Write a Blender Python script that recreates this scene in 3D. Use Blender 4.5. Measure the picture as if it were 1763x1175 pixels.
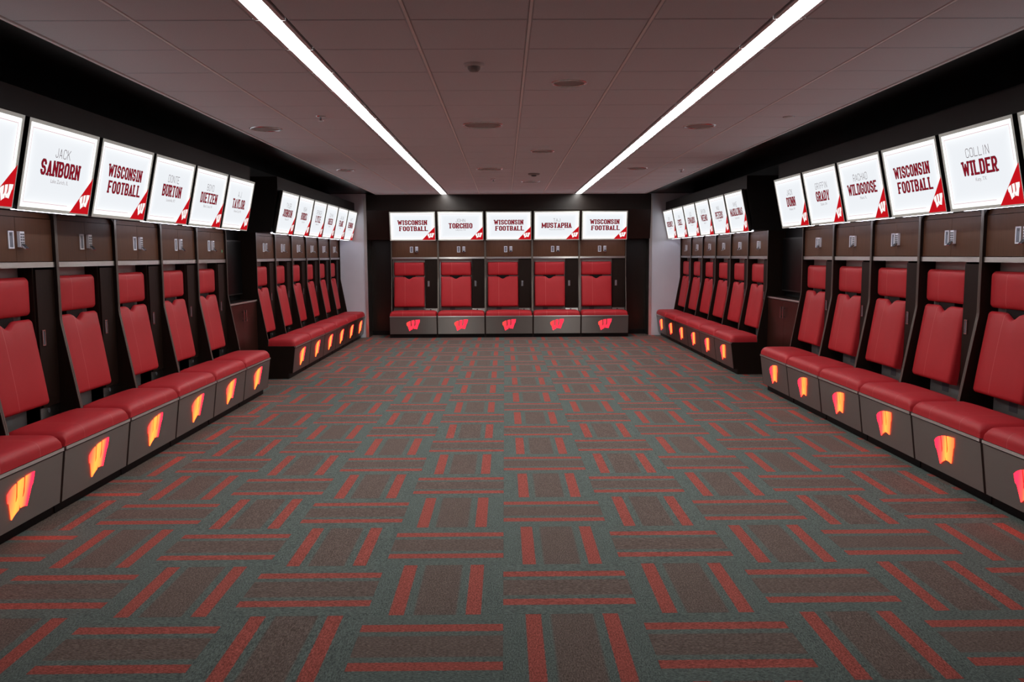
import bpy, bmesh, math, random
from mathutils import Vector, Matrix

# ------------------------------------------------------------------ scene, camera, world, exposure
for o in list(bpy.data.objects):
    bpy.data.objects.remove(o, do_unlink=True)
scene = bpy.context.scene
COL = scene.collection
random.seed(7)

CAM_H = 1.5989
RIGHT = None
def camera_axes(yaw, pitch, roll):
    cy, sy, cp, sp, cr, sr = math.cos(yaw), math.sin(yaw), math.cos(pitch), math.sin(pitch), math.cos(roll), math.sin(roll)
    Rz = Matrix(((cy, sy, 0), (-sy, cy, 0), (0, 0, 1)))
    A = Matrix(((1, 0, 0), (0, 0, -1), (0, 1, 0)))
    Rx = Matrix(((1, 0, 0), (0, cp, -sp), (0, sp, cp)))
    Rr = Matrix(((cr, -sr, 0), (sr, cr, 0), (0, 0, 1)))
    return Rr @ Rx @ A @ Rz
R = camera_axes(-0.0081, 0.1010, -0.0052)
cam_data = bpy.data.cameras.new('camera')
cam_data.sensor_width = 36.0
cam_data.lens = 1460.7 / 1763.0 * 36.0
cam_data.clip_start = 0.05
cam_data.clip_end = 100
cam = bpy.data.objects.new('camera', cam_data)
COL.objects.link(cam)
r, d, f = R[0], R[1], R[2]
cam.matrix_world = Matrix(((r[0], -d[0], -f[0], 0), (r[1], -d[1], -f[1], 0), (r[2], -d[2], -f[2], CAM_H), (0, 0, 0, 1)))
scene.camera = cam

world = bpy.data.worlds.new('world')
scene.world = world
world.use_nodes = True
world.node_tree.nodes['Background'].inputs[0].default_value = (0.02, 0.02, 0.022, 1)
world.node_tree.nodes['Background'].inputs[1].default_value = 0.3

scene.view_settings.view_transform = 'Standard'
scene.view_settings.look = 'None'
scene.view_settings.gamma = 1.0
scene.view_settings.use_curve_mapping = False
scene.view_settings.exposure = 0.0

STRIP_POWER = 32.0       # radiance of the two ceiling light strips
SCREEN_POWER = 0.95      # radiance of the lit name screens
LED_POWER = 13.0          # small bars under the screens

# ------------------------------------------------------------------ materials
def new_mat(name):
    m = bpy.data.materials.new(name)
    m.use_nodes = True
    nt = m.node_tree
    return m, nt, nt.nodes['Principled BSDF']

def node(nt, kind, **kw):
    n = nt.nodes.new(kind)
    for k, v in kw.items():
        setattr(n, k, v)
    return n

def math_node(nt, op, a, b=None, clamp=False):
    n = nt.nodes.new('ShaderNodeMath')
    n.operation = op
    n.use_clamp = clamp
    for i, v in enumerate((a, b)):
        if v is None:
            continue
        if isinstance(v, (int, float)):
            n.inputs[i].default_value = v
        else:
            nt.links.new(v, n.inputs[i])
    return n.outputs[0]

def mix_col(nt, fac, a, b):
    n = nt.nodes.new('ShaderNodeMix')
    n.data_type = 'RGBA'
    for sock, v in ((n.inputs[0], fac), (n.inputs[6], a), (n.inputs[7], b)):
        if isinstance(v, (int, float)):
            sock.default_value = v
        elif isinstance(v, tuple):
            sock.default_value = v if len(v) == 4 else v + (1,)
        else:
            nt.links.new(v, sock)
    return n.outputs[2]

def simple(name, col, rough=0.5, metal=0.0, noise=0.0, nscale=30.0, bump=0.0, spec=0.5):
    m, nt, b = new_mat(name)
    b.inputs['Roughness'].default_value = rough
    b.inputs['Metallic'].default_value = metal
    b.inputs['Specular IOR Level'].default_value = spec
    b.inputs['Base Color'].default_value = col + (1,)
    if noise or bump:
        tc = node(nt, 'ShaderNodeTexCoord')
        nz = node(nt, 'ShaderNodeTexNoise')
        nz.inputs['Scale'].default_value = nscale
        nz.inputs['Detail'].default_value = 4
        nt.links.new(tc.outputs['Object'], nz.inputs['Vector'])
        if noise:
            lo = tuple(c * (1 - noise) for c in col)
            hi = tuple(min(1, c * (1 + noise)) for c in col)
            nt.links.new(mix_col(nt, nz.outputs['Fac'], lo, hi), b.inputs['Base Color'])
        if bump:
            bp = node(nt, 'ShaderNodeBump')
            bp.inputs['Strength'].default_value = bump
            bp.inputs['Distance'].default_value = 0.002
            nt.links.new(nz.outputs['Fac'], bp.inputs['Height'])
            nt.links.new(bp.outputs['Normal'], b.inputs['Normal'])
    return m

def emitter(name, col, power):
    m = bpy.data.materials.new(name)
    m.use_nodes = True
    nt = m.node_tree
    nt.nodes.clear()
    e = node(nt, 'ShaderNodeEmission')
    e.inputs[0].default_value = col + (1,)
    e.inputs[1].default_value = power
    out = node(nt, 'ShaderNodeOutputMaterial')
    nt.links.new(e.outputs[0], out.inputs[0])
    return m

def wood(name, c1, c2, rough=0.38, vertical=True, scale=6.0, spec=0.3):
    m, nt, b = new_mat(name)
    tc = node(nt, 'ShaderNodeTexCoord')
    mp = node(nt, 'ShaderNodeMapping')
    mp.inputs['Scale'].default_value = (9, 9, 0.7) if vertical else (0.7, 9, 9)
    nt.links.new(tc.outputs['Object'], mp.inputs[0])
    nz = node(nt, 'ShaderNodeTexNoise')
    nz.inputs['Scale'].default_value = scale
    nz.inputs['Detail'].default_value = 6
    nz.inputs['Distortion'].default_value = 0.6
    nt.links.new(mp.outputs[0], nz.inputs['Vector'])
    nt.links.new(mix_col(nt, nz.outputs['Fac'], c1, c2), b.inputs['Base Color'])
    b.inputs['Roughness'].default_value = rough
    b.inputs['Specular IOR Level'].default_value = spec
    return m

def brushed(name, col, rough=0.32):
    m, nt, b = new_mat(name)
    b.inputs['Metallic'].default_value = 1.0
    b.inputs['Anisotropic'].default_value = 0.9
    up = node(nt, 'ShaderNodeCombineXYZ')
    up.inputs[2].default_value = 1.0
    nt.links.new(up.outputs[0], b.inputs['Tangent'])
    tc = node(nt, 'ShaderNodeTexCoord')
    mp = node(nt, 'ShaderNodeMapping')
    mp.inputs['Scale'].default_value = (1.5, 1.5, 260)
    nt.links.new(tc.outputs['Object'], mp.inputs[0])
    nz = node(nt, 'ShaderNodeTexNoise')
    nz.inputs['Scale'].default_value = 2.0
    nz.inputs['Detail'].default_value = 3
    nt.links.new(mp.outputs[0], nz.inputs['Vector'])
    lo = tuple(c * 0.85 for c in col)
    hi = tuple(min(1, c * 1.12) for c in col)
    nt.links.new(mix_col(nt, nz.outputs['Fac'], lo, hi), b.inputs['Base Color'])
    nt.links.new(math_node(nt, 'ADD', math_node(nt, 'MULTIPLY', nz.outputs['Fac'], 0.14), rough - 0.07), b.inputs['Roughness'])
    return m

def leather(name):
    m, nt, b = new_mat(name)
    tc = node(nt, 'ShaderNodeTexCoord')
    vo = node(nt, 'ShaderNodeTexVoronoi')
    vo.inputs['Scale'].default_value = 260
    nt.links.new(tc.outputs['Object'], vo.inputs['Vector'])
    nz = node(nt, 'ShaderNodeTexNoise')
    nz.inputs['Scale'].default_value = 5
    nt.links.new(tc.outputs['Object'], nz.inputs['Vector'])
    base = mix_col(nt, nz.outputs['Fac'], (0.45, 0.0185, 0.025), (0.53, 0.025, 0.034))
    # two rows of stitching, running up the pad
    sx = node(nt, 'ShaderNodeSeparateXYZ')
    nt.links.new(tc.outputs['Object'], sx.inputs[0])
    ax = math_node(nt, 'ABSOLUTE', sx.outputs[0])
    dline = math_node(nt, 'ABSOLUTE', math_node(nt, 'SUBTRACT', ax, 0.2))
    line = math_node(nt, 'LESS_THAN', dline, 0.003)
    col = mix_col(nt, math_node(nt, 'MULTIPLY', line, 0.35), base, (0.75, 0.25, 0.22))
    nt.links.new(col, b.inputs['Base Color'])
    b.inputs['Roughness'].default_value = 0.5
    b.inputs['Specular IOR Level'].default_value = 0.32
    bp = node(nt, 'ShaderNodeBump')
    bp.inputs['Strength'].default_value = 0.25
    bp.inputs['Distance'].default_value = 0.001
    nt.links.new(vo.outputs['Distance'], bp.inputs['Height'])
    nt.links.new(bp.outputs['Normal'], b.inputs['Normal'])
    return m

def carpet():
    m, nt, b = new_mat('carpet_tile')
    uv = node(nt, 'ShaderNodeUVMap')
    sp = node(nt, 'ShaderNodeSeparateXYZ')
    nt.links.new(uv.outputs[0], sp.inputs[0])
    u, v = sp.outputs[0], sp.outputs[1]
    info = node(nt, 'ShaderNodeObjectInfo')
    # tufted loops: fine noise drawn out along the tile, shifted tile by tile
    cmb = node(nt, 'ShaderNodeCombineXYZ')
    nt.links.new(math_node(nt, 'MULTIPLY', u, 45.0), cmb.inputs[0])
    nt.links.new(math_node(nt, 'MULTIPLY', v, 110.0), cmb.inputs[1])
    nt.links.new(math_node(nt, 'MULTIPLY', info.outputs['Random'], 90.0), cmb.inputs[2])
    n1 = node(nt, 'ShaderNodeTexNoise')
    n1.inputs['Scale'].default_value = 1.0
    n1.inputs['Detail'].default_value = 3
    n1.inputs['Roughness'].default_value = 0.7
    nt.links.new(cmb.outputs[0], n1.inputs['Vector'])
    n2 = node(nt, 'ShaderNodeTexNoise')
    n2.inputs['Scale'].default_value = 0.12
    nt.links.new(cmb.outputs[0], n2.inputs['Vector'])
    speck = math_node(nt, 'POWER', n1.outputs['Fac'], 1.6)
    s = math_node(nt, 'ADD', math_node(nt, 'MULTIPLY', speck, 3.0), -0.02)
    d = math_node(nt, 'ABSOLUTE', math_node(nt, 'SUBTRACT', v, 0.5))       # distance from the tile's middle line
    wob = math_node(nt, 'MULTIPLY', math_node(nt, 'SUBTRACT', n1.outputs['Fac'], 0.5), 0.02)
    d = math_node(nt, 'ADD', d, wob)
    def band(lo, hi, soft):
        a = math_node(nt, 'MULTIPLY', math_node(nt, 'SUBTRACT', d, lo), 1 / soft, clamp=True)
        c = math_node(nt, 'MULTIPLY', math_node(nt, 'SUBTRACT', hi, d), 1 / soft, clamp=True)
        return math_node(nt, 'MULTIPLY', a, c)
    red = band(0.222, 0.340, 0.006)
    brown = math_node(nt, 'MULTIPLY', math_node(nt, 'SUBTRACT', 0.165, d), 1 / 0.02, clamp=True)
    teal_c = mix_col(nt, n2.outputs['Fac'], (0.098, 0.124, 0.114), (0.130, 0.162, 0.150))
    brown_c = mix_col(nt, n2.outputs['Fac'], (0.125, 0.095, 0.082), (0.160, 0.122, 0.105))
    red_c = mix_col(nt, n2.outputs['Fac'], (0.31, 0.078, 0.062), (0.37, 0.095, 0.076))
    c = mix_col(nt, brown, teal_c, brown_c)
    c = mix_col(nt, red, c, red_c)
    mul = node(nt, 'ShaderNodeVectorMath', operation='SCALE')
    nt.links.new(c, mul.inputs[0])
    nt.links.new(s, mul.inputs['Scale'])
    nt.links.new(mul.outputs[0], b.inputs['Base Color'])
    b.inputs['Roughness'].default_value = 0.95
    b.inputs['Specular IOR Level'].default_value = 0.1
    bp = node(nt, 'ShaderNodeBump')
    bp.inputs['Strength'].default_value = 0.5
    bp.inputs['Distance'].default_value = 0.004
    nt.links.new(n1.outputs['Fac'], bp.inputs['Height'])
    nt.links.new(bp.outputs['Normal'], b.inputs['Normal'])
    return m

def screen_face():
    """edge-lit panel: brightest along the rim, a little dimmer and cooler in the middle"""
    m = bpy.data.materials.new('screen_face')
    m.use_nodes = True
    nt = m.node_tree
    nt.nodes.clear()
    uv = node(nt, 'ShaderNodeUVMap')
    sp = node(nt, 'ShaderNodeSeparateXYZ')
    nt.links.new(uv.outputs[0], sp.inputs[0])
    ex = math_node(nt, 'MULTIPLY', math_node(nt, 'MINIMUM', sp.outputs[0], math_node(nt, 'SUBTRACT', 1.0, sp.outputs[0])), 0.88)
    ey = math_node(nt, 'MULTIPLY', math_node(nt, 'MINIMUM', sp.outputs[1], math_node(nt, 'SUBTRACT', 1.0, sp.outputs[1])), 0.56)
    e = math_node(nt, 'MINIMUM', ex, ey)
    g = math_node(nt, 'POWER', 2.718, math_node(nt, 'MULTIPLY', e, -34.0))
    col = mix_col(nt, g, (0.905, 0.935, 0.975), (1.0, 1.0, 0.97))
    st = math_node(nt, 'ADD', math_node(nt, 'MULTIPLY', g, 0.45), SCREEN_POWER)
    em = node(nt, 'ShaderNodeEmission')
    nt.links.new(col, em.inputs[0])
    nt.links.new(st, em.inputs[1])
    out = node(nt, 'ShaderNodeOutputMaterial')
    nt.links.new(em.outputs[0], out.inputs[0])
    return m

def glow_frame():  # faint emission stands in for screen light spilling into the bezel
    m = simple('screen_bezel_glow', (0.55, 0.56, 0.53), rough=0.4)
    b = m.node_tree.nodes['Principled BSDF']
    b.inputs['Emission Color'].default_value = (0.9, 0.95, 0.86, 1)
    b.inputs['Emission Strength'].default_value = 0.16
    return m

def logo_glow(name, stops, power):  # hot middle and lit far edge of the backlight painted in as a ramp
    m = bpy.data.materials.new(name)
    m.use_nodes = True
    nt = m.node_tree
    nt.nodes.clear()
    tc = node(nt, 'ShaderNodeTexCoord')
    sp = node(nt, 'ShaderNodeSeparateXYZ')
    nt.links.new(tc.outputs['Object'], sp.inputs[0])
    x = math_node(nt, 'ADD', math_node(nt, 'MULTIPLY', sp.outputs[0], 1 / 0.26), 0.5)
    z = math_node(nt, 'MULTIPLY', math_node(nt, 'SUBTRACT', 0.25, sp.outputs[2]), 0.9)
    ramp = node(nt, 'ShaderNodeValToRGB')
    el = ramp.color_ramp.elements
    while len(el) < len(stops):
        el.new(0.5)
    for e_, (p, c) in zip(el, stops):
        e_.position = p
        e_.color = c + (1,)
    nt.links.new(math_node(nt, 'ADD', x, z), ramp.inputs[0])
    em = node(nt, 'ShaderNodeEmission')
    nt.links.new(ramp.outputs[0], em.inputs[0])
    em.inputs[1].default_value = power
    out = node(nt, 'ShaderNodeOutputMaterial')
    nt.links.new(em.outputs[0], out.inputs[0])
    return m

M = dict(
    wood=wood('walnut_door', (0.075, 0.030, 0.014), (0.120, 0.050, 0.024), rough=0.48, spec=0.22),
    wood_dark=wood('walnut_dark', (0.011, 0.0060, 0.0042), (0.019, 0.0100, 0.0068), rough=0.45, spec=0.16),
    wall_wood=wood('walnut_wall', (0.011, 0.0068, 0.005), (0.018, 0.011, 0.008), rough=0.28, spec=0.3),
    black=simple('black_paint', (0.004, 0.004, 0.0042), rough=0.5, spec=0.2, noise=0.2, nscale=4),
    black_gloss=simple('black_gloss', (0.006, 0.0062, 0.006), rough=0.28, noise=0.3, nscale=3),
    charcoal=simple('charcoal_panel', (0.012, 0.011, 0.0105), rough=0.55, spec=0.25, noise=0.15, nscale=8),
    steel=brushed('brushed_steel', (0.56, 0.545, 0.52), 0.42),
    steel_dark=brushed('brushed_bench_steel', (0.25, 0.232, 0.215), 0.47),
    steel_matte=simple('matte_steel', (0.42, 0.39, 0.38), rough=0.5, metal=0.25, noise=0.08, nscale=20),
    trim=simple('bronze_edge', (0.16, 0.14, 0.12), rough=0.4, metal=0.6),
    chrome=simple('satin_chrome', (0.62, 0.62, 0.64), rough=0.25, metal=1.0),
    pull_plate=simple('pull_plate', (0.78, 0.78, 0.81), rough=0.4, metal=0.0),
    pull_well=simple('pull_well', (0.20, 0.21, 0.24), rough=0.35, metal=0.4),
    key_dark=simple('keypad_dark', (0.10, 0.10, 0.11), rough=0.4),
    leather=leather('red_leather'),
    carpet=carpet(),
    carpet_base=simple('carpet_backing', (0.055, 0.060, 0.056), rough=0.95, noise=0.2, nscale=60),
    ceiling_tile=simple('ceiling_tile', (0.68, 0.70, 0.73), rough=0.9, noise=0.10, nscale=180, bump=0.25, spec=0.1),
    grid=simple('ceiling_grid', (0.86, 0.82, 0.80), rough=0.45),
    grey_paint=simple('grey_paint', (0.68, 0.71, 0.78), rough=0.55, noise=0.04, nscale=5),
    housing=simple('light_housing', (0.62, 0.62, 0.63), rough=0.35, metal=0.3),
    grille=simple('grille', (0.30, 0.27, 0.26), rough=0.6, noise=0.25, nscale=220),
    white_plastic=simple('white_plastic', (0.60, 0.57, 0.56), rough=0.4),
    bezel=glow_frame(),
    bezel_side=simple('screen_case', (0.02, 0.02, 0.02), rough=0.4),
    lens=emitter('strip_lens', (1.0, 0.985, 0.96), STRIP_POWER),
    led=emitter('led_bar', (0.86, 0.86, 1.0), LED_POWER),
    led_off=simple('led_bar_off', (0.35, 0.34, 0.36), rough=0.4),
    face=screen_face(),
    ink_red=emitter('ink_red', (0.29, 0.010, 0.023), 0.8),
    ink_dark=emitter('ink_dark', (0.085, 0.008, 0.014), 0.8),
    ink_grey=emitter('ink_grey', (0.12, 0.075, 0.085), 0.85),
    ink_pale=emitter('ink_pale', (0.42, 0.37, 0.39), 0.85),
    ink_line=emitter('ink_line', (0.66, 0.20, 0.24), 0.85),
    corner_red=emitter('corner_red', (0.62, 0.008, 0.014), 0.9),
    corner_white=emitter('corner_white', (1.0, 0.98, 0.96), 1.0),
    glow_left=logo_glow('logo_glow_left', [(0.0, (1.0, 0.028, 0.020)), (0.36, (1.0, 0.118, 0.018)), (0.60, (1.0, 0.088, 0.0175)), (0.80, (1.0, 0.010, 0.026))], 5.5),
    glow_right=logo_glow('logo_glow_right', [(0.12, (1.0, 0.010, 0.026)), (0.34, (1.0, 0.026, 0.020)), (0.58, (1.0, 0.118, 0.018)), (0.95, (1.0, 0.048, 0.016))], 5.5),
    glow_back=logo_glow('logo_glow_back', [(0.0, (1.0, 0.05, 0.035)), (0.25, (1.0, 0.026, 0.045)), (1.0, (1.0, 0.022, 0.05))], 2.0),
    paper=simple('paper_label', (0.42, 0.42, 0.42), rough=0.6),
    paper_dark=simple('dark_label', (0.20, 0.18, 0.20), rough=0.5),
    sticker=simple('green_sticker', (0.10, 0.42, 0.22), rough=0.5),
    tv=simple('tv_glass', (0.003, 0.003, 0.0033), rough=0.3, spec=0.2),
    cabinet=wood('cabinet_wood', (0.028, 0.0095, 0.0065), (0.042, 0.014, 0.010), rough=0.3, spec=0.25),
)

# ------------------------------------------------------------------ mesh helpers
class MB:
    """collects simple shapes; build() links them as one mesh object"""
    def __init__(self):
        self.v, self.f, self.m, self.s = [], [], [], []
    def add(self, verts, faces, mat=0, smooth=False):
        n = len(self.v)
        self.v += [tuple(p) for p in verts]
        for fc in faces:
            self.f.append([n + i for i in fc])
            self.m.append(mat)
            self.s.append(smooth)
        return self
    def box(self, x0, x1, y0, y1, z0, z1, mat=0):
        vs = [(x0, y0, z0), (x1, y0, z0), (x1, y1, z0), (x0, y1, z0), (x0, y0, z1), (x1, y0, z1), (x1, y1, z1), (x0, y1, z1)]
        fs = [(3, 2, 1, 0), (4, 5, 6, 7), (0, 1, 5, 4), (1, 2, 6, 5), (2, 3, 7, 6), (3, 0, 4, 7)]
        return self.add(vs, fs, mat)
    def prism_x(self, prof, x0, x1, mat=0):
        """profile in (y, z), pulled along x"""
        n = len(prof)
        vs = [(x0, y, z) for y, z in prof] + [(x1, y, z) for y, z in prof]
        fs = [list(range(n)), list(range(2 * n - 1, n - 1, -1))]
        fs += [(i, i + n, (i + 1) % n + n, (i + 1) % n) for i in range(n)]
        return self.add(vs, fs, mat)
    def prism_y(self, prof, y0, y1, mat=0):
        """profile in (x, z), pulled along y"""
        n = len(prof)
        vs = [(x, y0, z) for x, z in prof] + [(x, y1, z) for x, z in prof]
        fs = [list(range(n)), list(range(2 * n - 1, n - 1, -1))]
        fs += [(i, i + n, (i + 1) % n + n, (i + 1) % n) for i in range(n)]
        return self.add(vs, fs, mat)
    def lathe(self, prof, seg=32, mat=0):
        """profile in (radius, z) round the z axis; a point of radius 0 closes the shape"""
        vs, rows = [], []
        for rr, z in prof:
            if rr < 1e-6:
                rows.append([len(vs)])
                vs.append((0, 0, z))
            else:
                rows.append(list(range(len(vs), len(vs) + seg)))
                vs += [(rr * math.cos(2 * math.pi * k / seg), rr * math.sin(2 * math.pi * k / seg), z) for k in range(seg)]
        fs = []
        for a, b in zip(rows, rows[1:]):
            for k in range(seg):
                k2 = (k + 1) % seg
                if len(a) == 1 and len(b) == 1:
                    continue
                if len(a) == 1:
                    fs.append((a[0], b[k], b[k2]))
                elif len(b) == 1:
                    fs.append((a[k], b[0], a[k2]))
                else:
                    fs.append((a[k], b[k], b[k2], a[k2]))
        return self.add(vs, fs, mat, True)
    def mesh(self, name, mats, uv=None, fix=True):
        me = bpy.data.meshes.new(name)
        me.from_pydata(self.v, [], self.f)
        for m in (mats if isinstance(mats, (list, tuple)) else [mats]):
            me.materials.append(m)
        for p, mi, sm in zip(me.polygons, self.m, self.s):
            p.material_index = mi
            p.use_smooth = sm
        if uv:
            lay = me.uv_layers.new(name='UVMap')
            for lp in me.loops:
                lay.data[lp.index].uv = uv(me.vertices[lp.vertex_index].co)
        if fix:
            bm = bmesh.new()
            bm.from_mesh(me)
            bmesh.ops.recalc_face_normals(bm, faces=bm.faces)
            bm.to_mesh(me)
            bm.free()
        me.update()
        return me

def link(name, mesh, parent=None, loc=None, rotz=0.0):
    o = bpy.data.objects.new(name, mesh)
    COL.objects.link(o)
    if parent is not None:
        o.parent = parent
    if loc is not None:
        o.location = loc
    if rotz:
        o.rotation_euler = (0, 0, rotz)
    return o

def tag(o, label=None, category=None, group=None, kind=None):
    if label:
        o['label'] = label
    if category:
        o['category'] = category
    if group:
        o['group'] = group
    if kind:
        o['kind'] = kind
    return o

def thing(name, label, category, loc=(0, 0, 0), rotz=0.0, group=None):
    return tag(link(name, None, None, loc, rotz), label, category, group)

def struct(name, mesh, label, loc=None):
    return tag(link(name, mesh, None, loc), label, None, None, 'structure')

def pad_mesh(name, x0, x1, z0, z1, t, rr, mat, to3d, dome=0.0, notch=None, corner=0.012):
    """upholstered pad on a grid: face x0..x1 by z0..z1, thickness t, edges rounded by rr; to3d maps (a, b, height) to space"""
    def stations(lo, hi, mids):
        e = [0.0, .06, .18, .36, .62, 1.0]
        return [lo + rr * k for k in e] + mids + [hi - rr * k for k in reversed(e)]
    m = 7
    xs = stations(x0, x1, [x0 + rr + (x1 - x0 - 2 * rr) * k / m for k in range(1, m)])
    if notch:
        c, hw, dp = notch
        xs = sorted(set(xs + [c + hw * k for k in (-1, -.75, -.5, -.3, -.12, 0, .12, .3, .5, .75, 1)]))
    zs = stations(0, 1, [])
    nz = [0.0, .06, .18, .36, .62, 1.0]
    def rnd(e):
        k = min(1.0, max(0.0, e / rr))
        return math.sqrt(max(0.0, 1 - (1 - k) ** 2))
    rows = [('lo', k) for k in nz] + [('mid', k / 6) for k in range(1, 6)] + [('hi', k) for k in reversed(nz)]
    verts = []
    for kind, k in rows:
        for x in xs:
            top = z1
            if notch:
                q = abs(x - notch[0]) / notch[1]
                if q < 1:
                    top -= notch[2] * (0.5 + 0.5 * math.cos(math.pi * q)) ** 0.9
            if kind == 'lo':
                z = z0 + rr * k
            elif kind == 'hi':
                z = top - rr * k
            else:
                z = z0 + rr + (top - z0 - 2 * rr) * k
            ex, ez = min(x - x0, x1 - x), min(z - z0, top - z)
            hgt = t - rr + rr * rnd(ex) * rnd(ez)
            cxn, czn = (x - x0) / (x1 - x0) * 2 - 1, (z - z0) / (top - z0) * 2 - 1
            hgt += dome * max(0, 1 - cxn ** 4) * max(0, 1 - czn ** 4)
            # round the corners in plan
            sx = -corner * max(0, 1 - ez / rr) * (1 if x > (x0 + x1) / 2 else -1) * max(0, 1 - ex / (2 * rr))
            verts.append(to3d(x + sx, z, hgt))
    nx, nr = len(xs), len(rows)
    faces = [(r * nx + i, r * nx + i + 1, (r + 1) * nx + i + 1, (r + 1) * nx + i) for r in range(nr - 1) for i in range(nx - 1)]
    rim = [i for i in range(nx)] + [r * nx + nx - 1 for r in range(1, nr)] + [(nr - 1) * nx + i for i in range(nx - 2, -1, -1)] + [r * nx for r in range(nr - 2, 0, -1)]
    base = len(verts)
    flat = []
    for kind, k in rows:
        for x in xs:
            flat.append((x, kind, k))
    for q in rim:
        x, kind, k = flat[q]
        top = z1
        if notch:
            qq = abs(x - notch[0]) / notch[1]
            if qq < 1:
                top -= notch[2] * (0.5 + 0.5 * math.cos(math.pi * qq)) ** 0.9
        z = z0 + rr * k if kind == 'lo' else (top - rr * k if kind == 'hi' else z0 + rr + (top - z0 - 2 * rr) * k)
        verts.append(to3d(x, z, 0.0))
    n = len(rim)
    for i in range(n):
        j = (i + 1) % n
        faces.append((rim[i], base + i, base + j, rim[j]))
    mb = MB()
    mb.add(verts, faces, 0, True)
    return mb.mesh(name, mat)

def rounded_rect(x0, x1, y0, y1, rr, seg=3):
    pts = []
    for cx, cy, a0 in ((x1 - rr, y1 - rr, 0), (x0 + rr, y1 - rr, 90), (x0 + rr, y0 + rr, 180), (x1 - rr, y0 + rr, 270)):
        for k in range(seg + 1):
            a = math.radians(a0 + 90 * k / seg)
            pts.append((cx + rr * math.cos(a), cy + rr * math.sin(a)))
    return pts

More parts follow.
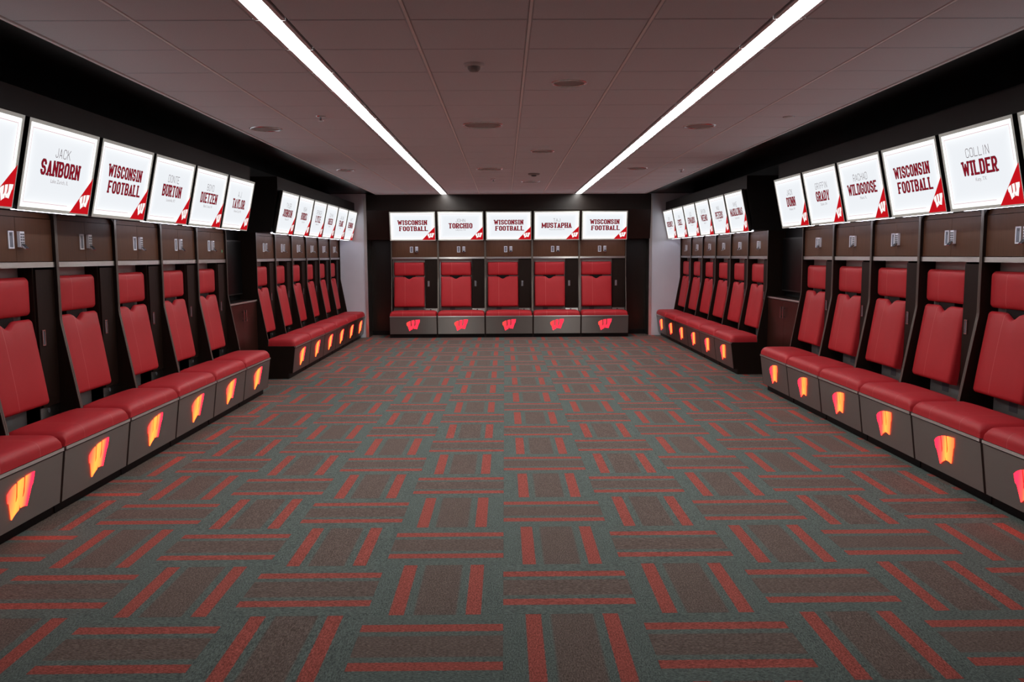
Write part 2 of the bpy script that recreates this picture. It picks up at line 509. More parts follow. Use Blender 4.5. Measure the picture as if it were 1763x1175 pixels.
# ------------------------------------------------------------------ lettering: condensed slab letters and thin sans letters
def glyph(ch, tv, th):
    W = {'I': 0.36, 'W': 0.94, 'M': 0.86, 'J': 0.52, ' ': 0.40, '.': 0.25}.get(ch, 0.64)
    a, b, c = tv / 2, th / 2, 0.13
    x0, x1, y0, y1 = a, W - a, b, 1 - b
    P, S = [], []                                   # polylines, serif centres
    if ch in 'OQ':
        P = [[(x0, y0 + c), (x0, y1 - c), (x0 + c, y1), (x1 - c, y1), (x1, y1 - c), (x1, y0 + c), (x1 - c, y0), (x0 + c, y0), (x0, y0 + c)]]
    elif ch in 'CG':
        P = [[(x1, .66), (x1, y1 - c), (x1 - c, y1), (x0 + c, y1), (x0, y1 - c), (x0, y0 + c), (x0 + c, y0), (x1 - c, y0), (x1, y0 + c), (x1, .34)]]
        if ch == 'G':
            P += [[(x1, .34), (x1, .46), (W * .52, .46)]]
    elif ch == 'S':
        P = [[(x1, .68), (x1, y1 - c), (x1 - c, y1), (x0 + c, y1), (x0, y1 - c), (x0, .5 + c), (x0 + c, .5), (x1 - c, .5), (x1, .5 - c), (x1, y0 + c), (x1 - c, y0), (x0 + c, y0), (x0, y0 + c), (x0, .32)]]
    elif ch == 'U':
        P = [[(x0, 1), (x0, y0 + c), (x0 + c, y0), (x1 - c, y0), (x1, y0 + c), (x1, 1)]]
        S = [(x0, y1), (x1, y1)]
    elif ch == 'J':
        P = [[(x1, 1), (x1, y0 + c), (x1 - c, y0), (x0 + c, y0), (x0, y0 + c), (x0, .3)]]
        S = [(x1, y1)]
    elif ch == 'A':
        P = [[(x0, 0), (W / 2, 1 - b)], [(x1, 0), (W / 2, 1 - b)], [(W * .25, .3), (W * .75, .3)]]
        S = [(x0, y0), (x1, y0)]
    elif ch == 'B':
        P = [[(x0, 0), (x0, 1)], [(0, y1), (x1 - c, y1), (x1, y1 - c), (x1, .5 + c), (x1 - c, .5), (x0, .5)], [(x1 - c, .5), (x1, .5 - c), (x1, y0 + c), (x1 - c, y0), (0, y0)]]
    elif ch == 'D':
        P = [[(x0, 0), (x0, 1)], [(0, y1), (x1 - c, y1), (x1, y1 - c), (x1, y0 + c), (x1 - c, y0), (0, y0)]]
    elif ch in 'EF':
        P = [[(x0, 0), (x0, 1)], [(0, y1), (W, y1)], [(x0, .5), (W * .76, .5)]]
        if ch == 'E':
            P += [[(0, y0), (W, y0)]]
        else:
            S = [(x0, y0)]
    elif ch == 'H':
        P = [[(x0, 0), (x0, 1)], [(x1, 0), (x1, 1)], [(x0, .5), (x1, .5)]]
        S = [(x0, y0), (x1, y0), (x0, y1), (x1, y1)]
    elif ch == 'I':
        P = [[(W / 2, 0), (W / 2, 1)]]
        S = [(W / 2, y0), (W / 2, y1)]
    elif ch == 'K':
        P = [[(x0, 0), (x0, 1)], [(x0, .42), (x1, 1)], [(W * .4, .58), (x1, 0)]]
        S = [(x0, y0), (x1, y0), (x0, y1), (x1, y1)]
    elif ch == 'L':
        P = [[(x0, 0), (x0, 1)], [(0, y0), (W, y0)]]
        S = [(x0, y1)]
    elif ch == 'M':
        P = [[(x0, 0), (x0, 1)], [(x1, 0), (x1, 1)], [(x0, 1 - b), (W / 2, .25), (x1, 1 - b)]]
        S = [(x0, y0), (x1, y0)]
    elif ch == 'N':
        P = [[(x0, 0), (x0, 1)], [(x1, 0), (x1, 1)], [(x0, 1 - b), (x1, b)]]
        S = [(x0, y0), (x1, y1)]
    elif ch in 'PR':
        P = [[(x0, 0), (x0, 1)], [(0, y1), (x1 - c, y1), (x1, y1 - c), (x1, .45 + c), (x1 - c, .45), (x0, .45)]]
        S = [(x0, y0)]
        if ch == 'R':
            P += [[(W * .5, .45), (x1, 0)]]
            S += [(x1, y0)]
    elif ch == 'T':
        P = [[(W / 2, 0), (W / 2, 1)], [(0, y1), (W, y1)]]
        S = [(W / 2, y0)]
    elif ch == 'V':
        P = [[(x0, 1), (W / 2, 0)], [(x1, 1), (W / 2, 0)]]
        S = [(x0, y1), (x1, y1)]
    elif ch == 'W':
        P = [[(x0, 1), (W * .29, b), (W * .5, .8), (W * .71, b), (x1, 1)]]
        S = [(x0, y1), (x1, y1)]
    elif ch == 'Y':
        P = [[(x0 * .6, 1), (W / 2, .36)], [(W - x0 * .6, 1), (W / 2, .36)], [(W / 2, .44), (W / 2, 0)]]
        S = [(W / 2, y0)]
    elif ch == 'Z':
        P = [[(0, y1), (W, y1)], [(x1, y1), (x0, y0)], [(0, y0), (W, y0)]]
    elif ch == 'X':
        P = [[(x0, 0), (x1, 1)], [(x1, 0), (x0, 1)]]
    elif ch == '.':
        P = [[(W / 2, 0), (W / 2, th)]]
    return W, P, S

def text_polys(txt, height, width=None, heavy=True, grow=0.0):
    """polygons (lists of (u, v)) of a word set on its baseline, centred on u = 0"""
    tv, th = (0.215, 0.130) if heavy else (0.07, 0.07)
    gap = 0.10 if heavy else 0.18
    polys, x = [], 0.0
    for ch in txt:
        W, P, S = glyph(ch, tv, th)
        for pl in P:
            for (ax, ay), (bx, by) in zip(pl, pl[1:]):
                dx, dy = bx - ax, by - ay
                ln = math.hypot(dx, dy) or 1
                vert = abs(dy) / ln
                t = (th + (tv - th) * vert) / 2 * (0.84 if heavy and min(abs(dx), abs(dy)) > .15 else 1.0) + grow
                ux, uy = dx / ln, dy / ln
                e = grow
                polys.append([(x + ax - ux * e - uy * t, ay - uy * e + ux * t), (x + ax - ux * e + uy * t, ay - uy * e - ux * t),
                              (x + bx + ux * e + uy * t, by + uy * e - ux * t), (x + bx + ux * e - uy * t, by + uy * e + ux * t)])
            if heavy:
                for (qx, qy) in pl[1:-1]:
                    rr = th * 0.52 + grow
                    polys.append([(x + qx + rr * math.cos(k * math.pi / 4), qy + rr * math.sin(k * math.pi / 4)) for k in range(8)])
        if heavy:
            for sx, sy in S:
                hw, hh = tv * 0.78 + grow, th / 2 * 0.85 + grow
                polys.append([(x + sx - hw, sy - hh), (x + sx + hw, sy - hh), (x + sx + hw, sy + hh), (x + sx - hw, sy + hh)])
        x += W + gap
    total = x - gap
    sx = (width / total) if width else height
    return [[((px - total / 2) * sx, py * height) for px, py in p] for p in polys]

def font_mesh(txt, size):
    """small print in the built-in face, as flat triangles in (u, v)"""
    cu = bpy.data.curves.new('print', 'FONT')
    cu.body = txt
    cu.size = size
    cu.align_x = 'CENTER'
    cu.resolution_u = 2
    ob = bpy.data.objects.new('print', cu)
    COL.objects.link(ob)
    dg = bpy.context.evaluated_depsgraph_get()
    me = bpy.data.meshes.new_from_object(ob.evaluated_get(dg))
    vs = [(v.co.x, v.co.y) for v in me.vertices]
    fs = [list(p.vertices) for p in me.polygons]
    bpy.data.objects.remove(ob)
    bpy.data.curves.remove(cu)
    bpy.data.meshes.remove(me)
    return vs, fs

# the waving block letter W (unit square), with its two slits and the foot notch
W_SHAPE = [(0.0, .70), (.08, .775), (.18, .84), (.295, .89), (.308, .70), (.312, .52), (.295, .36), (.365, .43), (.395, .52), (.382, .72), (.370, .917),
           (.48, .945), (.585, .964), (.592, .75), (.575, .56), (.550, .40), (.632, .48), (.665, .58), (.668, .78), (.665, .976),
           (.80, .99), (1.0, 1.0), (.985, .86), (.955, .70), (.915, .66), (.84, .40), (.77, .165),
           (.68, .195), (.58, .205), (.52, .20), (.50, .30), (.475, .36), (.462, .27), (.455, .175), (.36, .125), (.27, .065), (.20, 0.0),
           (.15, .20), (.085, .44), (.03, .475), (.012, .58)]

# ------------------------------------------------------------------ dimensions of the room
BW = 0.9316                       # locker bay
XL, XR, YB = -2.7384, 2.9981, 16.4254
DEPTH = 0.70
LN_END, RN_END, LF_START, RF_START = 9.8544, 9.8937, 11.0255, 11.1851
LF_END, RF_END = LF_START + 6 * BW, RF_START + 6 * BW
BX0 = -2.2487
CEIL = 2.772
WALL_L, WALL_R, WALL_B, WALL_F = XL - DEPTH, XR + DEPTH, YB + DEPTH, -1.6
RET_L, RET_R = -2.672, 2.845       # corners of the end walls

# ------------------------------------------------------------------ structure: floor and its carpet tiles
floor = struct('floor', MB().box(WALL_L - .1, WALL_R + .1, WALL_F - .1, WALL_B + .1, -0.12, -0.012).mesh('floor', M['carpet_base']), 'carpeted floor of the locker room')
T = 0.6132
TX0, TY0 = -0.0162, 3.6520
h = T / 2 - 0.0002
tile_mb = MB()
tile_mb.add([(-h, -h, -0.012), (h, -h, -0.012), (h, h, -0.012), (-h, h, -0.012), (-h, -h, -0.0005), (h, -h, -0.0005), (h, h, -0.0005), (-h, h, -0.0005),
             (-h + .0008, -h + .0008, 0), (h - .0008, -h + .0008, 0), (h - .0008, h - .0008, 0), (-h + .0008, h - .0008, 0)],
            [(0, 1, 5, 4), (1, 2, 6, 5), (2, 3, 7, 6), (3, 0, 4, 7), (4, 5, 9, 8), (5, 6, 10, 9), (6, 7, 11, 10), (7, 4, 8, 11), (8, 9, 10, 11)])
tile_mesh = tile_mb.mesh('carpet_tile', M['carpet'], uv=lambda co: (co.x / T + .5, co.y / T + .5))
for j in range(-2, 22):
    for i in range(-6, 6):
        cx, cy = TX0 + (i + .5) * T, TY0 + (j + .5) * T
        if cx < WALL_L + .28 or cx > WALL_R - .28:
            continue
        t = link('carpet_tile', tile_mesh, floor, (cx, cy, 0), 0 if (i + j) % 2 == 0 else math.pi / 2)

# ------------------------------------------------------------------ structure: walls
struct('wall_left', MB().box(WALL_L - .1, WALL_L, WALL_F, WALL_B + .1, 0, 2.95).mesh('wall_left', M['black']), 'black wall behind the left lockers')
struct('wall_right', MB().box(WALL_R, WALL_R + .1, WALL_F, WALL_B + .1, 0, 2.95).mesh('wall_right', M['black']), 'black wall behind the right lockers')
struct('wall_back', MB().box(RET_L - .02, RET_R + .02, WALL_B, WALL_B + .1, 0, 2.95).mesh('wall_back', M['wall_wood']), 'dark walnut wall around the back lockers')
struct('wall_front', MB().box(WALL_L, WALL_R, WALL_F - .1, WALL_F, 0, 2.95).mesh('wall_front', M['black']), 'dark wall behind the camera')
struct('wall_end_left', MB().box(WALL_L, RET_L - .004, LF_END + .004, WALL_B + .1, 0, 2.79).mesh('wall_end_left', M['grey_paint']), 'pale grey end wall beside the far left bank')
struct('wall_end_right', MB().box(RET_R + .004, WALL_R, RF_END + .004, WALL_B + .1, 0, 2.79).mesh('wall_end_right', M['grey_paint']), 'pale grey end wall beside the far right bank')
struct('trim_1', MB().box(RET_L - .055, RET_L, LF_END - .004, LF_END + .003, 0, 2.70).box(RET_L - .004, RET_L, LF_END + .003, WALL_B, 0, 2.70).mesh('trim_1', M['steel']), 'steel corner cladding on the left end wall')
struct('trim_2', MB().box(RET_R, RET_R + .055, RF_END - .004, RF_END + .003, 0, 2.70).box(RET_R, RET_R + .004, RF_END + .003, WALL_B, 0, 2.70).mesh('trim_2', M['steel']), 'steel corner cladding on the right end wall')
struct('baseboard_back', MB().box(RET_L, BX0 - .01, WALL_B - .015, WALL_B, 0, .09).box(BX0 + 5 * BW + .01, RET_R, WALL_B - .015, WALL_B, 0, .09).mesh('baseboard_back', M['black']), 'black baseboard on the back wall')

# ------------------------------------------------------------------ structure: ceiling
ceil = struct('ceiling', MB().box(WALL_L, WALL_R, WALL_F, WALL_B + .1, 2.80, 2.88).mesh('ceiling', M['black_gloss']), 'black ceiling with a lower field of pale tiles')
SEAMS = [(-2.456, -1.846), (-1.846, -1.236), (-1.086, -.4764), (-.4764, .1332), (.1332, .7428), (.7428, 1.3524), (1.5024, 2.112), (2.112, 2.7216)]
ROW0, ROWP, CE_END = 4.382, 0.6110, 16.545
for c, (xa, xb) in enumerate(SEAMS):
    w = xb - xa - .016
    meshes = {}
    for k in range(-4, 20):
        ya = ROW0 + k * ROWP
        yb = min(ya + ROWP, CE_END)
        ln = round(yb - ya - .007, 4)
        if ln not in meshes:
            hx, hy = w / 2, ln / 2
            b = .007
            mb = MB().add([(-hx, -hy, .022), (hx, -hy, .022), (hx, hy, .022), (-hx, hy, .022), (-hx, -hy, b), (hx, -hy, b), (hx, hy, b), (-hx, hy, b),
                           (-hx + b, -hy + b, 0), (hx - b, -hy + b, 0), (hx - b, hy - b, 0), (-hx + b, hy - b, 0)],
                          [(0, 1, 2, 3), (0, 1, 5, 4), (1, 2, 6, 5), (2, 3, 7, 6), (3, 0, 4, 7), (4, 5, 9, 8), (5, 6, 10, 9), (6, 7, 11, 10), (7, 4, 8, 11), (8, 9, 10, 11)])
            meshes[ln] = mb.mesh('ceiling_tile', M['ceiling_tile'])
        link('ceiling_tile', meshes[ln], ceil, ((xa + xb) / 2, (ya + yb) / 2, CEIL))
link('ceiling_field', MB().box(-2.45, 2.715, WALL_F + .1, ROW0 - 4 * ROWP, CEIL, 2.80).mesh('ceiling_field', M['ceiling_tile']), ceil)
for x in (-1.846, -.4764, .1332, .7428, 2.112):
    link('grid_bar', MB().box(x - .007, x + .007, WALL_F + .1, CE_END, CEIL - .002, 2.80).mesh('grid_bar', M['grid']), ceil)
link('edge_trim', MB().box(-2.476, -2.456, WALL_F + .1, CE_END + .02, CEIL - .004, 2.80).mesh('edge_trim', M['grid']), ceil)
link('edge_trim', MB().box(2.7216, 2.7416, WALL_F + .1, CE_END + .02, CEIL - .004, 2.80).mesh('edge_trim', M['grid']), ceil)
link('edge_trim', MB().box(-2.456, 2.7216, CE_END, CE_END + .02, CEIL - .004, 2.80).mesh('edge_trim', M['grid']), ceil)

# ------------------------------------------------------------------ the two ceiling light strips
for xc, lab in ((-1.161, 'long bright white linear ceiling light on the left side'), (1.4274, 'long bright white linear ceiling light on the right side')):
    t = thing('ceiling_light', lab, 'ceiling light', (xc, 0, CEIL), 0, 'linear ceiling lights')
    link('diffuser', MB().box(-.0515, .0515, 3.65, 16.50, .012, .017).mesh('diffuser', M['lens']), t)
    link('housing', MB().box(-.07, .07, 3.6, 16.52, .018, .027).mesh('housing', M['housing']), t)
    for s in (-1, 1):
        for k in range(-1, 20):
            ya, yb = ROW0 + k * ROWP + .004, min(ROW0 + (k + 1) * ROWP - .004, 16.52)
            x0, x1 = (.052, .074) if s > 0 else (-.074, -.052)
            link('frame_rail', MB().box(x0, x1, ya, yb, -.003, .0175).mesh('frame_rail', M['housing']), t)

# ------------------------------------------------------------------ soffits that carry the screens
soffit = [(.165, 2.615), (.165, 2.47), (.268, 1.908), (.70, 1.908), (.70, 2.615)]
def soffit_run(n, width, loc, rot, label):
    o = struct('trim_%d' % n, MB().prism_x(soffit, 0, width).mesh('trim_%d' % n, M['charcoal']), label, loc)
    o.rotation_euler = (0, 0, rot)
HALF = math.pi / 2
soffit_run(3, 7 * BW, (XL, LN_END - 7 * BW, 0), HALF, 'charcoal soffit behind the screens of the near left bank')
soffit_run(4, LF_END - LF_START, (XL, LF_START, 0), HALF, 'charcoal soffit behind the screens of the far left bank')
soffit_run(5, 7 * BW, (XR, RN_END, 0), -HALF, 'charcoal soffit behind the screens of the near right bank')
soffit_run(6, RF_END - RF_START, (XR, RF_END, 0), -HALF, 'charcoal soffit behind the screens of the far right bank')
soffit_b = [(.165, 2.77), (.165, 2.47), (.268, 1.908), (.70, 1.908), (.70, 2.77)]
o = struct('trim_7', MB().prism_x(soffit_b, RET_L, RET_R).mesh('trim_7', M['wall_wood']), 'dark walnut soffit behind the screens of the back wall', (0, YB, 0))

# ------------------------------------------------------------------ locker: one set of part meshes, in the bay's own frame (x right, y into the wall)
HB = BW / 2
side_prof = [(.695, 0), (.10, 0), (.10, .072), (.046, .072), (.006, .402), (.02, .428), (.355, .430), (.350, .50), (.462, 1.13), (.465, 1.16), (.465, 1.905), (.695, 1.905)]
edge_prof = [(.350, .45), (.346, .50), (.458, 1.13), (.461, 1.16), (.461, 1.905), (.466, 1.905), (.466, 1.16), (.463, 1.13), (.351, .50), (.355, .45)]
panel_prof = [(.004, .400), (.044, .076), (.060, .076), (.020, .400)]
PW = HB - .014
TILT = math.atan2(.092, .59)
LM = {}
LM['side_panel'] = MB().prism_x(side_prof, -.008, .008).mesh('side_panel', M['wood_dark'])
LM['edge_trim'] = MB().prism_x(edge_prof, -.0075, .0075).mesh('edge_trim', M['trim'])
LM['back_panel'] = MB().box(-HB + .018, .198, .600, .606, .43, 1.528).mesh('back_panel', M['steel_matte'])
LM['rear_board'] = MB().box(-HB + .018, HB - .018, .680, .695, .02, 1.905).mesh('rear_board', M['wood_dark'])
LM['seat_deck'] = MB().box(-PW, PW, .022, .678, .402, .428).mesh('seat_deck', M['wood_dark'])
LM['toe_kick'] = MB().box(-HB + .018, HB - .018, .095, .115, 0, .074).mesh('toe_kick', M['black'])
LM['bench_panel'] = MB().prism_x(panel_prof, -PW, PW).mesh('bench_panel', M['steel_dark'])
LM['bench_lip'] = MB().box(-PW, PW, -.004, .021, .408, .428).mesh('bench_lip', M['steel'])
LM['seat_cushion'] = pad_mesh('seat_cushion', -.452, .446, .004, .400, .084, .050, M['leather'], lambda a, b, hgt: (a, b, .428 + hgt), dome=.016)
LM['headrest'] = pad_mesh('headrest', -.420, .184, 1.202, 1.464, .085, .030, M['leather'], lambda a, b, hgt: (a, .598 - hgt, b), dome=.010)
LM['backrest'] = pad_mesh('backrest', -.420, .184, 0.0, .600, .072, .028, M['leather'],
                          lambda a, b, hgt: (a, .485 + b * math.sin(TILT) - hgt * math.cos(TILT), .578 + b * math.cos(TILT) + hgt * math.sin(TILT)), dome=.008, notch=(-.122, .10, .045))
LM['cushion_mount'] = MB().box(-.24, .0, .535, .60, .74, 1.25).mesh('cushion_mount', M['black'])
LM['closet_side'] = MB().box(.199, .213, .502, .599, .55, 1.528).mesh('closet_side', M['wood_dark'])
LM['closet_door'] = MB().box(.215, .446, .488, .503, .552, 1.514).mesh('closet_door', M['wood_dark'])
LM['ring_pull'] = MB().box(-.020, -.013, -.006, .0, -.055, .055).box(.013, .020, -.006, .0, -.055, .055).box(-.013, .013, -.006, .0, .047, .055).box(-.013, .013, -.006, .0, -.055, -.047).box(-.013, .013, -.0015, 0, -.047, .047, 1).mesh('ring_pull', [M['chrome'], M['pull_well']])
LM['kick_plate'] = MB().box(.199, .448, .500, .506, .430, .548).mesh('kick_plate', M['steel'])
LM['grommet'] = MB().prism_y([(.30 + .016 * math.cos(k * math.pi / 6), .520 + .016 * math.sin(k * math.pi / 6)) for k in range(12)], .496, .4995).mesh('grommet', M['key_dark'])
LM['shelf'] = MB().box(-HB + .018, HB - .018, .472, .680, 1.530, 1.567).mesh('shelf', M['steel'])
LM['door_a'] = MB().box(-HB + .020, -.0015, .486, .502, 1.572, 1.866).mesh('door', M['wood'])
LM['door_b'] = MB().box(.0015, HB - .020, .486, .502, 1.572, 1.866).mesh('door', M['wood'])
LM['recessed_pull'] = MB().box(-.030, -.021, -.007, 0, -.058, .058).box(.021, .030, -.007, 0, -.058, .058).box(-.021, .021, -.007, 0, .049, .058).box(-.021, .021, -.007, 0, -.058, -.049).box(-.021, .021, -.002, 0, -.049, .049, 1).box(-.009, .009, -.004, -.002, .026, .044, 2).mesh('recessed_pull', [M['pull_plate'], M['pull_well'], M['key_dark']])
kp = MB().box(-.026, .026, -.020, 0, -.048, .056)
for rw in range(4):
    for cl in (-1, 1):
        kp.box(cl * .012 - .008, cl * .012 + .008, -.0225, -.020, .030 - rw * .018, .043 - rw * .018, 1)
LM['keypad_lock'] = kp.mesh('keypad_lock', [M['pull_plate'], M['key_dark']])
LM['lever'] = MB().prism_x([(-.020, -.026), (-.050, -.058), (-.046, -.063), (-.014, -.040), (-.002, -.052), (0, -.030)], -.022, .022).mesh('lever', M['chrome'])
LM['header'] = MB().box(-HB + .018, HB - .018, .490, .505, 1.870, 1.905).mesh('header', M['wood'])
fil = [(0, 0)] + [(.055 - .055 * math.sin(k * math.pi / 12), -.055 + .055 * math.cos(k * math.pi / 12)) for k in range(7)]
LM['bracket_a'] = MB().prism_y([(-HB + .017 + x, 1.905 + z) for x, z in fil], .464, .484).mesh('corner_bracket', M['wood_dark'])
LM['bracket_b'] = MB().prism_y([(HB - .017 - x, 1.905 + z) for x, z in fil], .464, .484).mesh('corner_bracket', M['wood_dark'])
LM['label_a'] = MB().box(-.25, -.15, .597, .5995, .470, .560).mesh('paper_label', M['paper_dark'])
LM['label_b'] = MB().box(-.10, .02, .597, .5995, .475, .565).mesh('paper_label', M['paper'])

def logo_mesh(mat):
    mb = MB()
    n = len(W_SHAPE)
    def at(px, pz, out):
        x = (px - .5) * .262
        zz = .135 + pz * .225
        k = (.400 - zz) / (.400 - .076)
        return (x, .004 + k * .040 - out, zz)
    mb.add([at(px, pz, .005) for px, pz in W_SHAPE], [list(range(n))])
    vs = [at(px, pz, .005) for px, pz in W_SHAPE] + [at(px, pz, -.001) for px, pz in W_SHAPE]
    mb.add(vs, [(i, (i + 1) % n, (i + 1) % n + n, i + n) for i in range(n)])
    return mb.mesh('logo', mat)
LOGO = {k: logo_mesh(M['glow_' + k]) for k in ('left', 'right', 'back')}

def locker(loc, rot, side, label, group, sticker=False):
    t = thing('locker', label, 'locker', loc, rot, group)
    for s in (-1, 1):
        p = link('side_panel', LM['side_panel'], t, (s * (HB - .009), 0, 0))
        link('edge_trim', LM['edge_trim'], p)
    for nm in ('back_panel', 'rear_board', 'seat_deck', 'toe_kick', 'bench_lip', 'seat_cushion', 'headrest', 'backrest', 'cushion_mount', 'closet_side', 'kick_plate', 'shelf', 'header'):
        p = link(nm, LM[nm], t)
        if nm == 'kick_plate':
            link('grommet', LM['grommet'], p)
        if nm == 'back_panel':
            link('paper_label', LM['label_a'], p)
            link('paper_label', LM['label_b'], p)
    p = link('bench_panel', LM['bench_panel'], t)
    o = link('logo', LOGO[side], p)
    o['label'] = 'red backlit letter W on the bench front'
    p = link('closet_door', LM['closet_door'], t)
    link('ring_pull', LM['ring_pull'], p, (.268, .488, 1.040))
    p = link('door', LM['door_a'], t)
    link('recessed_pull', LM['recessed_pull'], p, (-.060, .486, 1.716))
    p = link('door', LM['door_b'], t)
    link('keypad_lock', LM['keypad_lock'], p, (.044, .486, 1.716))
    link('lever', LM['lever'], p, (.044, .484, 1.716))
    if sticker:
        link('sticker', MB().prism_y([(.37 + .018 * math.cos(k * math.pi / 6), 1.66 + .018 * math.sin(k * math.pi / 6)) for k in range(12)], .4845, .486).mesh('sticker', M['sticker']), p)
    link('corner_bracket', LM['bracket_a'], t)
    link('corner_bracket', LM['bracket_b'], t)
    return t

# ------------------------------------------------------------------ name screens
SW, SH = .440, .5617                       # half width, slanted height
SB = Vector((0, .220, 1.890))
SD = Vector((0, -.115, .550)).normalized()
SN = Vector((0, -SD.z, SD.y))
def S(u, v, w):
    return SB + Vector((u, 0, 0)) + SD * v + SN * w
def quad(mb, u0, u1, v0, v1, w, mat=0):
    return mb.add([S(u0, v0, w), S(u1, v0, w), S(u1, v1, w), S(u0, v1, w)], [(0, 1, 2, 3)], mat)

cs = MB()
b = .022
vs = [S(u, v, w) for w in (-.034, .004) for u, v in ((-SW, 0), (SW, 0), (SW, SH), (-SW, SH))]
vs += [S(u, v, .004) for u, v in ((-SW + b, b), (SW - b, b), (SW - b, SH - b), (-SW + b, SH - b))]
vs += [S(u, v, -.002) for u, v in ((-SW + b, b), (SW - b, b), (SW - b, SH - b), (-SW + b, SH - b))]
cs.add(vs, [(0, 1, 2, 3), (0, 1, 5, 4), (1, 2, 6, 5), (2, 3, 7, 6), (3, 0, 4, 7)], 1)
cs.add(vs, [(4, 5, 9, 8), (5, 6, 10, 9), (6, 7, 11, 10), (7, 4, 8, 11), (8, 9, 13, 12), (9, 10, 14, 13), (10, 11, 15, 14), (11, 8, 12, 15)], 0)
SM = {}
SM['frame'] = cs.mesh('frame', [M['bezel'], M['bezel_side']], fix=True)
fm = MB()
quad(fm, -SW + b, SW - b, b, SH - b, .0)
me = fm.mesh('display', M['face'], fix=False)
lay = me.uv_layers.new(name='UVMap')
for li, uvc in enumerate(((0, 0), (1, 0), (1, 1), (0, 1))):
    lay.data[li].uv = uvc
SM['display'] = me
bl = MB()
i0, lw = .052, .0022
quad(bl, -SW + i0, SW - i0, SH - i0 - lw, SH - i0, .0012)
quad(bl, -SW + i0, SW - .30, i0, i0 + lw, .0012)
quad(bl, -SW + i0, -SW + i0 + lw, i0, SH - i0, .0012)
quad(bl, SW - i0 - lw, SW - i0, .285, SH - i0, .0012)
SM['border_line'] = bl.mesh('border_line', M['ink_line'], fix=False)
tr = MB().add([S(.178, .012, .0048), S(SW - .008, .012, .0048), S(SW - .008, .268, .0048)], [(0, 1, 2)])
SM['corner_flag'] = tr.mesh('corner_flag', M['corner_red'], fix=False)
n = len(W_SHAPE)
lg = MB().add([S(.285 + px * .132, .043 + pz * .105, .0056) for px, pz in W_SHAPE], [list(range(n))])
SM['corner_logo'] = lg.mesh('corner_logo', M['corner_white'], fix=False)
SM['light_bar'] = MB().box(-.375, .375, .272, .292, 1.894, 1.9075).mesh('light_bar', M['led'])
SM['light_bar_off'] = MB().box(-.375, .375, .272, .292, 1.894, 1.9075).mesh('light_bar', M['led_off'])

LETTER = {}
def heavy_line(mb, txt, v, height, width, uc=0.0):
    for mat, grow, w in ((1, .022, .0018), (0, 0.0, .0026)):
        for p in text_polys(txt, height, width, True, grow):
            mb.add([S(uc + a, v + c, w) for a, c in p], [list(range(len(p)))], mat)

def lettering(first, last, city):
    key = (first, last, city)
    if key in LETTER:
        return LETTER[key]
    res = []
    mb = MB()
    if last is None:
        LETTER[key] = res
        return res
    if first is None:
        a, c = last
        heavy_line(mb, a, .306, .090, .566, 0.0)
        heavy_line(mb, c, .187, .090, .552, .020)
        res.append(('team_lettering', mb.mesh('team_lettering', [M['ink_red'], M['ink_dark']], fix=False)))
    else:
        nat = sum(glyph(ch, .2, .145)[0] + .075 for ch in last) - .075
        heavy_line(mb, last, .236, .098, min(.60, nat * .0985))
        res.append(('surname_lettering', mb.mesh('surname_lettering', [M['ink_red'], M['ink_dark']], fix=False)))
        mb = MB()
        for p in text_polys(first, .062, None, False):
            mb.add([S(a, .357 + c, .0018) for a, c in p], [list(range(len(p)))])
        res.append(('first_name_lettering', mb.mesh('first_name_lettering', M['ink_grey'], fix=False)))
        if city:
            vs_, fs_ = font_mesh(city, .036)
            mb = MB().add([S(a, .192 + c, .0018) for a, c in vs_], fs_)
            res.append(('town_lettering', mb.mesh('town_lettering', M['ink_pale'], fix=False)))
    LETTER[key] = res
    return res

BLANK = (None, None, None)
TEAM = (None, ('WISCONSIN', 'FOOTBALL'), None)
def screen(loc, rot, words, label, group, lit=True):
    t = thing('name_screen', label, 'screen', loc, rot, group)
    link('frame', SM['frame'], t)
    d_ = link('display', SM['display'], t)
    link('border_line', SM['border_line'], d_)
    c_ = link('corner_flag', SM['corner_flag'], t)
    link('corner_logo', SM['corner_logo'], c_)
    for nm, me_ in lettering(*words):
        link(nm, me_, d_)
    link('light_bar', SM['light_bar'] if lit else SM['light_bar_off'], t)
    return t

# ------------------------------------------------------------------ the five banks
ORD = ['first', 'second', 'third', 'fourth', 'fifth', 'sixth', 'seventh']
NEAR_L = [('A.J.', 'TAYLOR', 'Kansas City, MO'), ('BOYD', 'DIETZEN', 'Black Creek, WI'), ('DONTE', 'BURTON', 'Louisville, KY'), TEAM, ('JACK', 'SANBORN', 'Lake Zurich, IL'), BLANK, TEAM]
NEAR_R = [('JACK', 'DUNN', 'Madison, WI'), ('GRIFFIN', 'GRADY', 'Dublin, OH'), ('RACHAD', 'WILDGOOSE', 'Miami, FL'), TEAM, ('COLLIN', 'WILDER', 'Katy, TX'), BLANK, TEAM]
FAR_L = [('TYLER', 'JOHNSON', 'Menasha, WI'), ('NOAH', 'BURKS', 'Carmel, IN'), ('SPENCER', 'LYTLE', 'Bellflower, CA'), ('IZAYAH', 'GREEN', 'Marion, IA'), ('JAYLAN', 'FRANK', 'Miami, FL'), ('MATT', 'HENNING', 'Menomonee Falls, WI')]
FAR_R = [('MIKE', 'MASKALUNAS', 'Long Grove, IL'), ('MAX', 'PETERS', 'Orono, MN'), ('BRYSON', 'WEEMS', 'Naples, FL'), ('LEO', 'EDWARDS', 'Osceola, WI'), ('IAN', 'ECKEL', 'Denmark, WI'), ('ZACK', 'GUERNSEY', 'Brown Deer, WI')]
BACK = [TEAM, ('JOHN', 'TORCHIO', 'Lafayette, CA'), TEAM, ('TAJ', 'MUSTAPHA', 'West Bloomfield, MI'), TEAM]

def two(w):
    return 'two lines of bold red lettering' if w is TEAM else 'bold red surname'

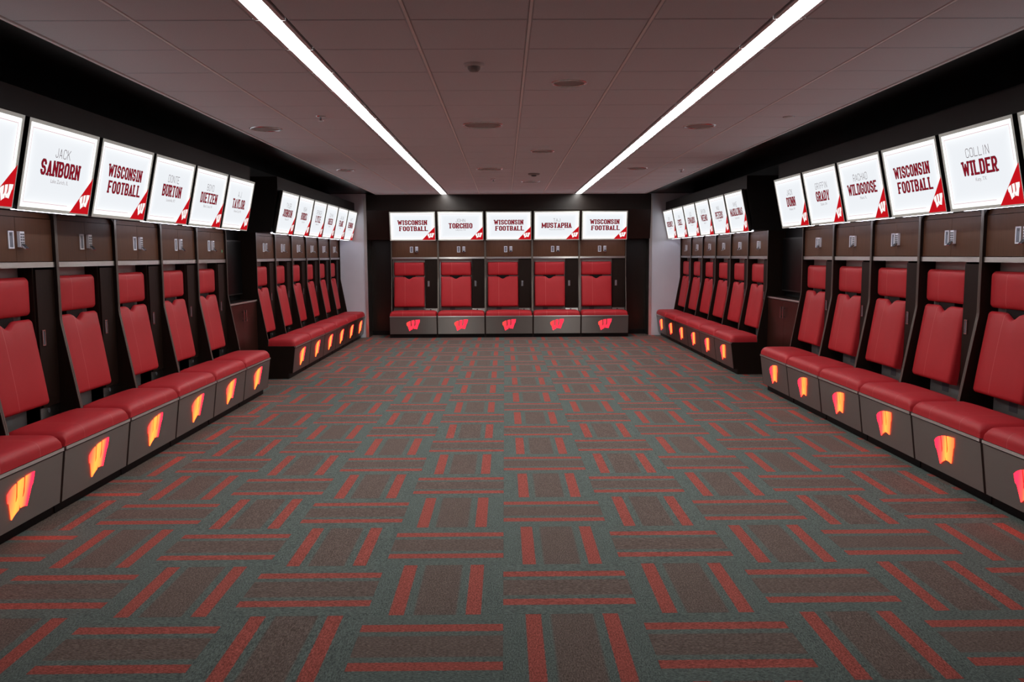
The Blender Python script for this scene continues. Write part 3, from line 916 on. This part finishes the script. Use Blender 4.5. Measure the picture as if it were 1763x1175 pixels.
for k in range(7):
    where = ORD[k] + ' back from the low cabinet' if k else 'right beside the low cabinet'
    out = ' at photo edge' if k == 5 else (', outside the photo' if k == 6 else '')
    for side, X, y0, rot, words in (('left', XL, LN_END, HALF, NEAR_L), ('right', XR, RN_END, -HALF, NEAR_R)):
        loc = (X, y0 - (k + .5) * BW, 0)
        locker(loc, rot, side, 'red padded locker in near %s bank, %s%s' % (side, where, out), 'lockers of the near %s bank' % side, sticker=(side == 'left' and k == 0))
        screen(loc, rot, words[k], 'lit white screen over near %s bank, %s%s' % (side, where, out), 'screens of the near %s bank' % side, lit=not (side == 'left' and k == 3))
for k in range(6):
    where = 'right beside the low cabinet' if k == 0 else ('against the grey end wall' if k == 5 else ORD[k] + ' on from the low cabinet')
    for side, X, y0, rot, words in (('left', XL, LF_START, HALF, FAR_L), ('right', XR, RF_START, -HALF, FAR_R)):
        loc = (X, y0 + (k + .5) * BW, 0)
        locker(loc, rot, side, 'red padded locker in the far %s bank, %s' % (side, where), 'lockers of the far %s bank' % side)
        screen(loc, rot, words[k], 'lit white screen over the far %s bank, %s' % (side, where), 'screens of the far %s bank' % side)
PLACE = ['leftmost', 'second from the left', 'middle one', 'second from the right', 'rightmost']
for k in range(5):
    loc = (BX0 + (k + .5) * BW, YB, 0)
    locker(loc, 0, 'back', 'red padded locker facing the camera on the back wall, %s' % PLACE[k], 'lockers of the back wall')
    screen(loc, 0, BACK[k], 'lit white screen facing the camera on the back wall, %s' % PLACE[k], 'screens of the back wall')

# ------------------------------------------------------------------ low cabinets and black displays in the gaps between the banks
def low_cabinet(loc, rot, width, label, tv_label):
    t = thing('low_cabinet', label, 'cabinet', loc, rot, 'low cabinets')
    w = width / 2 - .004
    link('body', MB().box(-w, w, .500, .690, .08, 1.02).mesh('body', M['wood_dark']), t)
    link('plinth', MB().box(-w, w, .530, .690, 0, .08).mesh('plinth', M['black']), t)
    tp = link('top', MB().box(-w, w, .472, .690, 1.021, 1.045).mesh('top', M['wood_dark']), t)
    link('edge_strip', MB().box(-w, w, .468, .4715, 1.023, 1.044).mesh('edge_strip', M['steel']), tp)
    for s in (-1, 1):
        x0, x1 = (-w + .004, -.002) if s < 0 else (.002, w - .004)
        dr = link('door', MB().box(x0, x1, .480, .499, .085, 1.015).mesh('door', M['cabinet']), t)
        c = s * .05
        link('bar_handle', MB().box(c - .007, c + .007, .452, .462, .80, .94).box(c - .006, c + .006, .462, .480, .81, .825).box(c - .006, c + .006, .462, .480, .915, .93).mesh('bar_handle', M['chrome']), dr)
    tv = thing('wall_display', tv_label, 'display', loc, rot, 'dark wall displays')
    link('case', MB().box(-w + .06, w - .06, .640, .699, 1.12, 1.80).mesh('case', M['bezel_side']), tv)
    link('screen_glass', MB().box(-w + .075, w - .075, .635, .6395, 1.135, 1.785).mesh('screen_glass', M['tv']), tv)
low_cabinet((XL, (LN_END + LF_START) / 2, 0), HALF, LF_START - LN_END, 'low dark wood two-door cabinet between the two left banks', 'switched-off black display above the left low cabinet')
low_cabinet((XR, (RN_END + RF_START) / 2, 0), -HALF, RF_START - RN_END, 'low dark wood two-door cabinet between the two right banks', 'switched-off black display above the right low cabinet')

# ------------------------------------------------------------------ ceiling fittings
def speaker(x, y, dia, where):
    t = thing('ceiling_speaker', 'round flush ceiling speaker ' + where, 'speaker', (x, y, CEIL), 0, 'round ceiling speakers')
    rr = dia / 2
    link('ring', MB().lathe([(rr - .022, -.001), (rr - .018, -.009), (rr - .004, -.006), (rr, 0.0)], 40).mesh('ring', M['chrome']), t)
    link('grille', MB().lathe([(0, -.004), (rr * .5, -.0035), (rr - .021, -.002)], 40).mesh('grille', M['grille']), t)
speaker(.45, 5.965, .25, 'nearest the camera, in the middle columns')
speaker(-.19, 7.83, .37, 'in the middle columns, largest one beyond the smoke detector')
speaker(.435, 9.80, .28, 'in the middle columns, halfway down the room')
speaker(-.20, 11.77, .37, 'in the middle columns, third from the back wall')
speaker(.42, 13.78, .30, 'in the middle columns, nearest the back wall')
speaker(-2.20, 8.02, .30, 'above the near left bank')
speaker(-2.175, 11.84, .26, 'above the far left bank')
speaker(1.80, 7.95, .30, 'right of the right light strip, nearer one')
speaker(1.82, 11.77, .28, 'right of the right light strip, farther one')
t = thing('smoke_detector', 'small domed smoke detector between the two light strips', 'smoke detector', (-.182, 5.37, CEIL))
link('base', MB().lathe([(.062, 0), (.062, -.012), (.054, -.018), (0, -.018)], 32).mesh('base', M['white_plastic']), t)
link('dome', MB().lathe([(.040, -.018), (.038, -.032), (.026, -.046), (0, -.050)], 32).mesh('dome', M['grille']), t)
def sprinkler(x, y, where):
    t = thing('sprinkler', 'small ceiling sprinkler ' + where, 'sprinkler', (x, y, CEIL), 0, 'ceiling sprinklers')
    link('cup', MB().lathe([(.040, 0), (.036, -.008), (.016, -.010), (0, -.010)], 24).mesh('cup', M['chrome']), t)
    link('head', MB().lathe([(.009, -.010), (.009, -.034), (.024, -.037), (.024, -.040), (0, -.040)], 16).mesh('head', M['chrome']), t)
sprinkler(-1.542, 7.31, 'left of the left light strip')
sprinkler(-.17, 13.30, 'near the back wall, left of the middle')
sprinkler(2.464, 11.96, 'above the far right bank')
t = thing('sprinkler_cover', 'small bright round concealed sprinkler cover above the near right bank', 'sprinkler', (2.451, 7.435, CEIL))
link('plate', MB().lathe([(.045, 0), (.045, -.006), (.040, -.010), (0, -.010)], 28).mesh('plate', M['white_plastic']), t)
link('rim', MB().lathe([(.050, 0), (.050, -.003), (.045, -.003)], 28).mesh('rim', M['chrome']), t)
t = thing('ceiling_sensor', 'small dark ceiling sensor near the back wall, right of the middle', 'sensor', (.43, 12.45, CEIL))
link('base', MB().lathe([(.085, 0), (.085, -.014), (.070, -.024), (0, -.024)], 28).mesh('base', M['grille']), t)
link('lens', MB().lathe([(.040, -.024), (.036, -.040), (0, -.046)], 20).mesh('lens', M['key_dark']), t)
